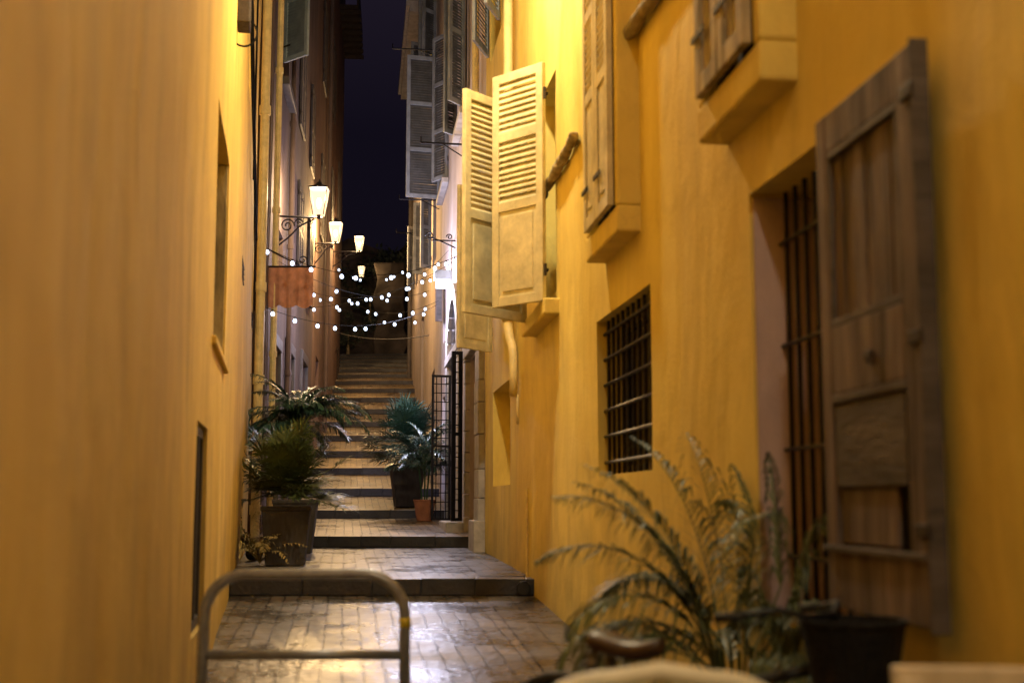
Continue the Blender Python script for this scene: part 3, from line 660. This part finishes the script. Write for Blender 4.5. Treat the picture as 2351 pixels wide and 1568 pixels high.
# ------------------------------------------------------------------ hillside at the end
mb=MB(); nx,nz=46,26
for j in range(nz+1):
    for i in range(nx+1):
        x=-16+20*i/nx; f=j/nz
        top=11.0+ .35*(x+5)*.9+1.2*noise.noise(Vector((x*.5,3,0)))
        z=4.5+(top-4.5)*f; y=49.5+f*3.5+1.1*noise.noise(Vector((x*.6,z*.6,1)))+.5*noise.noise(Vector((x*1.9,z*1.9,4)))
        mb.v.append(Vector((x,y,z)))
for j in range(nz):
    for i in range(nx):
        a=j*(nx+1)+i; mb.f.append([a,a+1,a+nx+2,a+nx+1]); mb.m.append(0)
struct(mb.build('hillside',M['rock']))
def shrub(c,R,lab,n=900,mat='bleaf',group=None):
    r=thing('shrub',lab,'shrub',Vector(c)-UP*R*.8,group)
    mb=MB(); cl=[(Vector((random.gauss(0,.45),random.gauss(0,.45),random.gauss(0,.35)))*R,random.uniform(.25,.5)*R) for _ in range(9)]
    for _ in range(n):
        o_,rr=random.choice(cl); dv=Vector((random.gauss(0,1),random.gauss(0,1),random.gauss(0,1))).normalized()*rr*random.uniform(.5,1)
        p=Vector(c)+o_+dv; a=Vector((random.gauss(0,1),random.gauss(0,1),random.gauss(0,1))).normalized(); b=a.cross(dv).normalized(); s_=R*random.uniform(.04,.09)
        mb.face([p-a*s_,p+b*s_*.5,p+a*s_,p-b*s_*.5])
    mb.build('foliage',M[mat],r)
    mb=MB(); mb.tube([Vector(c)-UP*R,Vector(c)],[.08*R,.03*R],6); mb.build('stem',M['bark'],r)
for (px,py,d,R,lab) in ((800,770,48,.9,'dark bush at the left top of the stairs'),(900,760,48,1.0,'dark bush at the right top of the stairs'),(905,600,51,1.6,'dark shrub high on the rocky hillside to the right'),(800,640,52,1.3,'dark shrub high on the rocky hillside to the left'),(850,690,50,.9,'small dark shrub in the middle of the rocky hillside')):
    shrub(at(px,py,d),R,lab,group='bushes on the rocky hillside')
mb=MB(); x0=xx(862,700,46.5)
nz=14
ring=lambda z: [Vector((x0+sx*.55+.55+.22*noise.noise(Vector((sx*3,z*1.3,sy))),47+sy*.7+.22*noise.noise(Vector((sx,z*1.3,sy*5))),z)) for sx,sy in ((-1,-1),(0,-1.1),(1,-1),(1,1),(0,1.1),(-1,1))]
zz0=4.5; zz1=zz(605,46.5)
for i in range(nz+1): mb.v+=ring(zz0+(zz1-zz0)*i/nz)
for i in range(nz):
    for j in range(6): mb.f.append([i*6+j,i*6+(j+1)%6,(i+1)*6+(j+1)%6,(i+1)*6+j]); mb.m.append(0)
mb.f.append([nz*6+j for j in range(6)]); mb.m.append(0)
tag(mb.build('stone_pier',M['rock'],bevel=.05),'rough stone pier at the head of the stairs holding the small far lantern','pier')
lantern(at(830,621,46),(x0,46.4,8.6),.95,150,'smallest and farthest lit lantern, at the head of the stairs',color=(1,.62,.25))
# ------------------------------------------------------------------ string lights
def string(a,b,sag,bulbs,lab):
    r=thing('string_light',lab,'string light',a,'strings of white bulbs across the alley')
    P=lambda f: a.lerp(b,f)-UP*sag*4*f*(1-f)
    mb=MB(); mb.tube([P(i/30) for i in range(31)],.004,4); mb.build('cable',M['cable'],r)
    for f in bulbs:
        q=P(f)-UP*.05; k=(.034 if q.y<24 else .040)*.80
        mb=MB(); mb.lathe(q,[(.002,-k*1.1),(k*.65,-k),(k,-k*.35),(k,k*.25),(k*.7,k*.8),(k*.35,k*1.1)],10); o=mb.build('bulb',M['bulb'],r,smooth=True)
        mb=MB(); mb.lathe(q,[(.012,.03),(.012,.055)],6); mb.build('socket',M['cable'],o)
def S_(p0,p1,sag,bulbs,lab): string(at(*p0),at(*p1),sag,bulbs,lab)
S_((594,560,16.4),(1050,588,17.9),.34,[.04,.16,.25,.40,.47,.65,.74,.88,.94,.985],'highest string of bulbs stretching from the drainpipe to the pink house')
S_((600,702,16.6),(1004,700,22.5),.32,[.05,.15,.26,.35,.46,.52,.70,.90],'lowest string of bulbs starting under the cloth banner')
S_((700,664,25.5),(1042,600,19.5),.35,[.08,.22,.36,.48,.63,.74,.83,.97],'string of bulbs crossing the middle and rising right to the wall lamp')
S_((766,655,33),(1008,690,22.3),.45,[.05,.24,.42,.50,.72,.82,.91],'string of bulbs in the middle sagging to the menu board')
S_((764,605,35.5),(932,616,39),.42,[.08,.27,.36,.72,.83,.95],'short far string of bulbs by the third lantern')
S_((735,684,29),(960,735,29),.2,[.0,.2,.66,.97],'short low string of bulbs before the dark stairs')
S_((925,622,36),(1030,575,20.5),.25,[.0,.2,.62,.86],'short string of bulbs along the front of the pale house')
S_((716,706,26.6),(1012,628,23),.12,[.02,.22,.39,.58,.78,.93],'nearly straight string of bulbs climbing from lower left to the wall lamp')
S_((640,600,17.6),(985,668,26),.30,[.10,.30,.52,.64,.80,.96],'string of bulbs falling from above the cloth banner to the pale house')
for (px,py,d,e) in ((690,640,18.5,10),(830,690,23,9),(940,650,22,26),(840,680,34,9)):
    light('bulb_glow',at(px,py,d),e,(.66,.70,1),.15)
mb=MB(); a=at(770,762,30); b=at(985,770,24)
mb.tube([a.lerp(b,i/16)-UP*.12*4*(i/16)*(1-i/16) for i in range(17)],.010,5)
tag(mb.build('overhead_cable',M['wcable']),'grey cable sagging below the string lights without bulbs','cable')
# ------------------------------------------------------------------ plants
def clampR(p):
    lim=1.472-.117*p.y-.03
    if p.x>lim: p.x=lim
    if p.y<17:
        l=-.409-.18*p.y+.03
        if p.x<l: p.x=l
    return p
def frond(mb,base,az,el,L,droop,nl,ll,lw=.018,rr=.006,hang=.32):
    p=Vector(base); pts=[p.copy()]; n=18; dirs=[]
    for i in range(n):
        f=(i+1)/n; e=el-droop*f**1.6
        d=Vector((math.cos(az)*math.cos(e),math.sin(az)*math.cos(e),math.sin(e))); dirs.append(d)
        p=p+d*L/n; clampR(p); pts.append(p.copy())
    mb.mi=1; mb.tube(pts,[rr*(1-.8*i/n) for i in range(n+1)],5); mb.mi=0
    for k in range(nl):
        f=.22+.78*k/(nl-1); x=f*n; i=min(n-1,int(x)); q=pts[i].lerp(pts[i+1],x-i); d=dirs[i]
        side=d.cross(UP); 
        if side.length<.05: side=Vector((math.sin(az),-math.cos(az),0))
        side.normalize(); l0=ll*(math.sin(math.pi*min(1,.18+f*.80)))**.7*random.uniform(.75,1.15)
        for sg in (-1,1):
            ld=(d*random.uniform(.7,1.1)+side*sg*.8+UP*random.uniform(-.1,.35)).normalized()
            m=q+ld*l0*.33-UP*l0*.02; m2=q+ld*l0*.66-UP*l0*hang*.4; t=q+ld*l0*.9-UP*l0*hang*random.uniform(.8,1.6)
            wv=ld.cross(UP); wv=wv.normalized()*lw*.5 if wv.length>.01 else d*lw*.5
            clampR(m); clampR(m2); clampR(t)
            mb.face([q-wv*.4,q+wv*.4,m+wv,m-wv]); mb.face([m-wv,m+wv,m2+wv*.75,m2-wv*.75]); mb.face([m2-wv*.75,m2+wv*.75,t])
def fan(mb,base,az,el,L,R,nl,lw=.02):
    d=Vector((math.cos(az)*math.cos(el),math.sin(az)*math.cos(el),math.sin(el)))
    tip=Vector(base)+d*L; clampR(tip); mb.mi=1; mb.tube([base,Vector(base).lerp(tip,.5)+UP*.01,tip],.005,4); mb.mi=0
    side=d.cross(UP).normalized(); nm=side.cross(d).normalized()
    for k in range(nl):
        a=math.radians(-100+200*k/(nl-1)); ld=(d*math.cos(a)+side*math.sin(a)+nm*random.uniform(-.05,.3)).normalized()
        l0=R*random.uniform(.8,1.05)*(1-.15*abs(math.sin(a)))
        m=tip+ld*l0*.55; t=tip+ld*l0-UP*l0*random.uniform(.05,.2); clampR(m); clampR(t)
        wv=(nm.cross(ld)).normalized()*lw*.5
        mb.face([tip-wv*.3,tip+wv*.3,m+wv+nm*.004,m-wv]); mb.face([m-wv,m+wv+nm*.004,t])
def planter(loc,w0,w1,h,mat,n,parent,rot=0):
    q=math.sqrt(2) if n==4 else 1
    mb=MB(); mb.lathe(loc,[(w0*.5*q,0),(w1*.5*q,h*.92),(w1*.5*q*1.05,h*.93),(w1*.5*q*1.05,h),(w1*.5*q*.92,h),(w1*.5*q*.9,h*.9)],n,rot); mb.build('pot',mat,parent,bevel=.008)
    mb=MB(); mb.lathe(Vector(loc)+UP*h*.90,[(w1*.5*q*.9,0),(w1*.3,.02)],n,rot); mb.build('soil',M['soil'],parent)
L0=at(656,1294,13.0); L0.z=gz(13.0)
t=thing('potted_fan_palm','bushy olive fan palm in a square grey planter at the left, nearest','potted plant',L0)
planter(L0,.38,.47,.58,M['pot'],4,t,.12)
mb=MB()
for k in range(130):
    az=random.uniform(0,2*math.pi); el=random.uniform(-.3,1.45)
    fan(mb,L0+Vector((random.uniform(-.05,.05),random.uniform(-.05,.05),.66+random.uniform(0,.18))),az,el,random.uniform(.16,.52),random.uniform(.22,.32),15,.022)
mb.build('foliage',[M['leafo'],M['leafo']],t)
L1=at(678,1250,15.2); L1.z=gz(15.2)
t=thing('potted_palm','large dark green palm with long arching fronds behind the fan palm on the left','potted plant',L1)
planter(L1,.38,.50,.62,M['pot'],4,t,.1)
mb=MB()
mb.mi=1; mb.tube([L1+UP*.55,L1+UP*1.5],[.06,.05],8)
for k in range(60):
    az=k*2.399+random.uniform(-.2,.2); el=random.uniform(.15,1.4)
    frond(mb,L1+UP*random.uniform(1.3,1.6),az,el,random.uniform(.55,.85),random.uniform(1.0,1.8),36,.25,.017)
for (az,el,L,dr) in ((-.2,.75,1.05,1.7),(.1,.9,.95,1.9),(-.6,.6,.95,1.5),(0,.5,.95,1.5)): frond(mb,L1+UP*1.5,az,el,L,dr,42,.26,.017)
mb.build('foliage',[M['leafd'],M['leaf']],t)
L2=WL.P(12.9,.22,gz(12.9))
t=thing('dry_plant','dry yellowish leafy plant between the ochre wall and the square planter','plant',L2)
mb=MB()
for k in range(34): frond(mb,L2+UP*.02,random.uniform(0,6.28),random.uniform(.7,1.5),random.uniform(.4,.78),random.uniform(.8,2),11,.13,.022,.004)
mb.build('foliage',[M['leafdry'],M['leafdry']],t)
L3=at(934,1166,22.2); L3.z=gz(22.2)
t=thing('potted_fan_palm','dense grey green fan palm in a tall tapered grey pot right of the stairs','potted plant',L3)
planter(L3,.40,.56,.72,M['pot'],4,t,.2)
mb=MB()
for k in range(150):
    az=random.uniform(0,2*math.pi); el=random.uniform(-.5,1.5)
    fan(mb,L3+UP*random.uniform(.9,1.1),az,el,random.uniform(.25,.70),random.uniform(.30,.42),15,.024)
mb.build('foliage',[M['leafd'],M['leafd']],t)
L4=at(975,1197,20.6); L4.z=gz(20.6)
t=thing('potted_palm','slender palm in a small round terracotta pot beside the iron gate','potted plant',L4)
planter(L4,.25,.35,.34,M['terra'],20,t)
mb=MB()
mb.mi=1
for s_ in (-.04,.03,.0): mb.tube([L4+Vector((s_,0,.3)),L4+Vector((s_*2.5,0,.9))],.014,6)
for k in range(32):
    az=k*2.399; frond(mb,L4+UP*random.uniform(.65,1.15),az,random.uniform(.3,1.45),random.uniform(.6,.95),random.uniform(.9,1.9),26,.26,.020)
mb.build('foliage',[M['leafd'],M['leaf']],t)
# foreground palm
L5=Vector((.77,4.42,gz(4.42)))
t=thing('potted_palm','big blurred palm with arching fronds in the right foreground against the yellow wall','potted plant',L5)
planter(L5,.24,.30,.20,M['pot'],20,t)
mb=MB()
mb.mi=1
for s_ in range(7):
    a=s_*.9; mb.tube([L5+Vector((.05*math.cos(a),.05*math.sin(a),.18)),L5+Vector((.08*math.cos(a),.08*math.sin(a),.6))],.008,6)
random.seed(21)
specs=[(3.1,1.05,.70,2.3),(2.8,.8,.60,2.1),(3.5,.9,.58,2.1),(2.5,1.0,.62,2.0),(3.3,.5,.50,1.8),(2.2,1.15,.74,1.7),(3.3,1.1,.66,2.2),
 (1.2,1.3,.94,.9),(1.75,1.42,1.02,.8),(3.6,1.38,.94,1.0),(5.6,1.25,.86,1.1),(.2,1.25,.92,1.0),(4.7,1.3,.80,1.2),(2.6,1.38,.96,1.1),(2.1,1.4,1.02,1.0),(1.4,1.15,.9,1.3),(.7,1.1,.88,1.4),
 (5.0,.8,.5,1.7),(5.6,.8,.55,1.6),(.3,1.0,.74,1.6),(-.5,1.0,.68,1.6),(.9,.8,.68,1.5),(1.6,.8,.6,1.6),(0,.7,.6,1.5),(3.0,1.3,.84,1.8),(1.2,.5,.6,1.3),(2.4,.6,.5,1.8),(5.3,1.0,.62,1.8),(3.2,1.42,.9,1.4),(2.9,.5,.55,1.5)]
for (az,el,L,dr) in specs:
    frond(mb,L5+Vector((.08*math.cos(az),.08*math.sin(az),random.uniform(.42,.62))),az,el,L,dr,34,.22,.0115,.0045,.45)
mb.build('foliage',[M['leaff'],M['leafo']],t)
# ------------------------------------------------------------------ metal hoop barrier
d=4.8; x0=xx(470,1400,d); x1=xx(930,1400,d); zt=zz(1318,d); R=.15; zb=gz(d)
t=thing('hoop_barrier','grey metal hoop barrier with a cross rail and yellow tape in the foreground','barrier',((x0+x1)/2,d,zb))
mb=MB(); pts=[(x0-.01,d,zb-.02),(x0,d,zt-R)]
pts+=[(x0+R-R*math.cos(a),d,zt-R+R*math.sin(a)) for a in [math.pi/2*i/8 for i in range(1,9)]]
pts+=[(x1-R+R*math.sin(a),d,zt-R+R*math.cos(a)) for a in [math.pi/2*i/8 for i in range(0,9)]]
pts+=[(x1+.005,d,zb-.02)]
mb.tube(pts,.0205,14); mb.build('hoop',M['steel'],t,smooth=True)
mb=MB(); zr=zz(1503,d); mb.tube([(x0,d,zr),(x1,d,zr)],.018,12); mb.build('cross_rail',M['steel'],t,smooth=True)
mb=MB(); zr=zz(1428,d); mb.tube([(x1+.001,d,zr-.018),(x1,d,zr+.018)],.0225,14); mb.build('tape_band',M['ytape'],t,smooth=True)
# ------------------------------------------------------------------ bicycle
def bicycle():
    sd=Vector((xx(1440,1480,3.6),3.6,zz(1480,3.6))); hb=Vector((xx(1885,1420,3.2),3.2,zz(1412,3.2)))
    D=Vector((hb.x-sd.x,hb.y-sd.y,0)).normalized(); Q=D.cross(UP)
    g=gz(3.4)
    t=thing('bicycle','parked dark bicycle with brown saddle and black basket below the barred window','bicycle',(sd.x,sd.y,g))
    rw=Vector((sd.x,sd.y,g+.33))-D*.22; fw=Vector((hb.x,hb.y,g+.33))+D*.12
    bb=Vector((sd.x,sd.y,g+.28))+D*.16; ht=Vector((hb.x,hb.y,g+.80)); hd=Vector((hb.x,hb.y,g+.62))+D*.04; st=Vector((sd.x,sd.y,sd.z-.18))
    mb=MB()
    for a,b,r in ((bb,st,.016),(bb,hd,.018),(st,ht-UP*.06,.015),(ht,hd,.02),(bb,rw+Q*.05,.01),(bb,rw-Q*.05,.01),(st,rw+Q*.05,.009),(st,rw-Q*.05,.009)): mb.tube([a,b],r,8)
    mb.build('frame',M['paintdk'],t,smooth=True)
    mb=MB(); mb.tube([hd,fw+UP*.3,fw+Q*.05],.012,8); mb.tube([hd,fw+UP*.3,fw-Q*.05],.012,8); mb.build('fork',M['chrome'],t,smooth=True)
    for c in (rw,fw):
        mb=MB(); mb.tube([c+(D*math.cos(a)+UP*math.sin(a))*.31 for a in [2*math.pi*i/36 for i in range(37)]],.019,8); w=mb.build('wheel',M['rubber'],t,smooth=True)
        mb=MB(); mb.tube([c+(D*math.cos(a)+UP*math.sin(a))*.288 for a in [2*math.pi*i/36 for i in range(37)]],.009,6); mb.build('rim',M['chrome'],w,smooth=True)
        mb=MB()
        for i in range(24):
            a=2*math.pi*i/24; mb.tube([c+Q*(.03 if i%2 else -.03),c+(D*math.cos(a)+UP*math.sin(a))*.285],.0015,4)
        mb.tube([c-Q*.05,c+Q*.05],.02,8); mb.build('spoke',M['chrome'],w)
    mb=MB(); mb.tube([st,sd-UP*.05],.013,8); mb.build('seat_post',M['chrome'],t,smooth=True)
    mb=MB(); n=12; rings=[]; ks=.84
    for i in range(n+1):
        f=i/n; x=(-.13+.27*f)*ks; hw=((.07*(1-f)**.6*.9+.022) if f>.05 else .055)*ks
        zc=.012*math.cos(f*5)
        rings.append([sd+D*x+Q*hw*math.cos(a)+UP*(zc+(.024 if math.sin(a)>0 else .038*(1-.4*f))*math.sin(a)) for a in [2*math.pi*j/14 for j in range(14)]])
    for r_ in rings: mb.v+=r_
    for i in range(n):
        for j in range(14): mb.f.append([i*14+j,i*14+(j+1)%14,(i+1)*14+(j+1)%14,(i+1)*14+j]); mb.m.append(0)
    mb.f.append(list(range(14))); mb.m.append(0); mb.f.append([n*14+j for j in range(14)]); mb.m.append(0)
    s_=mb.build('saddle',M['leather'],t,smooth=True)
    for q in (-.04,.04):
        mb=MB(); mb.lathe(sd-D*.09+Q*q-UP*.072,[(.02,0),(.022,.02),(.018,.03),(.02,.05)],10); mb.build('spring',M['chrome'],s_)
    mb=MB(); H=Vector((hb.x,hb.y,hb.z)); mb.tube([ht,H-UP*.02],.012,8)
    mb.tube([H-Q*.20-D*.13+UP*.0,H-Q*.15-D*.03+UP*.02,H-Q*.06,H,H+Q*.06,H+Q*.15-D*.03+UP*.02,H+Q*.20-D*.13],.008,8); h_=mb.build('handlebar',M['paintdk'],t,smooth=True)
    for q in (-1,1):
        mb=MB(); mb.tube([H+Q*q*.19-D*.10+UP*.004,H+Q*q*.205-D*.17-UP*.004],.012,8); mb.build('grip',M['rubber'],h_,smooth=True)
        mb=MB(); mb.tube([H+Q*q*.16-D*.05+UP*.01,H+Q*q*.15-D*.10-UP*.02,H+Q*q*.18-D*.16-UP*.03],.004,6); mb.build('brake_lever',M['paintdk'],h_)
    mb=MB(); c=H+D*.075-UP*.27-Q*.02
    n=18; rings=[(.075,0),(.085,.02),(.125,.25),(.131,.255),(.131,.265),(.120,.265),(.10,.10),(.075,.02)]
    mb.lathe(c,rings,n); mb.build('basket',M['bask'],t)
    mb=MB(); mb.tube([bb-Q*.06,bb+Q*.06],.018,8); mb.tube([bb+Q*.06,bb+Q*.06+D*.1-UP*.13],.01,6); mb.tube([bb-Q*.06,bb-Q*.06-D*.1+UP*.13],.01,6)
    mb.build('crank',M['chrome'],t)
    for s2 in (1,-1):
        mb=MB(); mb.box(bb+Q*.06*s2+D*.1*s2-UP*.13*s2,D,Q*s2,UP,(-.04,.04),(0,.09),(-.012,.012)); mb.build('pedal',M['rubber'],t)
bicycle()
# ------------------------------------------------------------------ chairs
def chair(cx,d,zt,w,lab,mat,flat=False,yaw=0):
    g=gz(d); t=thing('cafe_chair',lab,'chair',(cx,d,g))
    U=Vector((math.cos(yaw),math.sin(yaw),0)); V=Vector((-math.sin(yaw),math.cos(yaw),0)); O=Vector((cx,d,0)); h=w/2
    Pt=lambda a,b,z: O+U*a+V*b+UP*z
    sz=g+.45
    if not flat:
        mb=MB(); pts=[Pt(-h+.02,-.02,sz-.02),Pt(-h,0,zt-.09)]
        for i in range(1,9):
            a=math.pi/2*i/8; pts.append(Pt(-h+.13-.13*math.cos(a),0,zt-.09+.075*math.sin(a)))
        pts.append(Pt(0,0,zt))
        pts+= [Pt(h-.13+.13*math.sin(a),0,zt-.09+.075*math.cos(a)) for a in [math.pi/2*i/8 for i in range(0,8)]]+[Pt(h,0,zt-.09),Pt(h-.02,-.02,sz-.02)]
        mb.tube(pts,.017,12); b_=mb.build('backrest',mat,t,smooth=True)
        for a in (-.12,-.04,.04,.12):
            mb=MB(); mb.box(Pt(a,0,0),U,V,UP,(-.018,.018),(-.006,.006),(sz,zt-.01)); mb.build('slat',mat,b_)
    else:
        mb=MB()
        mb.box(O,U,V,UP,(-h,h),(-.014,.014),(zt-.10,zt)); mb.box(O,U,V,UP,(-h+.05,h-.05),(-.010,.010),(zt-.26,zt-.18))
        mb.box(O,U,V,UP,(-h+.01,-h+.05),(-.03,-.0145),(sz,zt-.02)); mb.box(O,U,V,UP,(h-.05,h-.01),(-.03,-.0145),(sz,zt-.02)); mb.build('backrest',mat,t,bevel=.006)
    mb=MB(); mb.box(O,U,V,UP,(-h+.01,h-.01),(-.44,-.02),(sz-.025,sz)); mb.build('seat',mat,t,bevel=.01)
    for a in (-1,1):
        for b in (-.41,-.05):
            mb=MB(); mb.tube([Pt(a*(h-.03),b,sz-.02),Pt(a*(h-.01),b*1.04,g)],.013,8); mb.build('leg',mat,t)
chair(xx(1518,1545,2.4),2.4,zz(1540,2.4),.44,'cream cafe chair with rounded back rail at the bottom centre right',M['bush'])
chair(xx(2290,1545,2.3),2.3,zz(1530,2.3),.36,'pale wooden chair back rail in the bottom right corner',M['board'],True,-.12)
# ------------------------------------------------------------------ world and camera
w=bpy.data.worlds.new('World'); scene.world=w; w.use_nodes=True
N=w.node_tree.nodes; L=w.node_tree.links; bg=N['Background']
tc=N.new('ShaderNodeTexCoord'); sx=N.new('ShaderNodeSeparateXYZ'); L.new(tc.outputs['Generated'],sx.inputs[0])
r=ramp(N,L,sx.outputs['Z'],[(0,(.016,.009,.016)),(.18,(.005,.0038,.008)),(.28,(.005,.0038,.0085)),(.5,(.018,.013,.023))]); L.new(r.outputs[0],bg.inputs[0]); bg.inputs[1].default_value=1.0
cam=bpy.data.cameras.new('Camera'); co=bpy.data.objects.new('Camera',cam); COL.objects.link(co)
cam.lens=45; cam.sensor_width=36; cam.clip_end=600; cam.clip_start=.05
co.location=(0,0,0); co.rotation_euler=(math.pi/2+TH,0,0)
cam.dof.use_dof=True; cam.dof.focus_distance=21; cam.dof.aperture_fstop=2.0; cam.dof.aperture_blades=9
scene.camera=co
scene.view_settings.view_transform='Standard'; scene.view_settings.look='None'; scene.view_settings.exposure=0
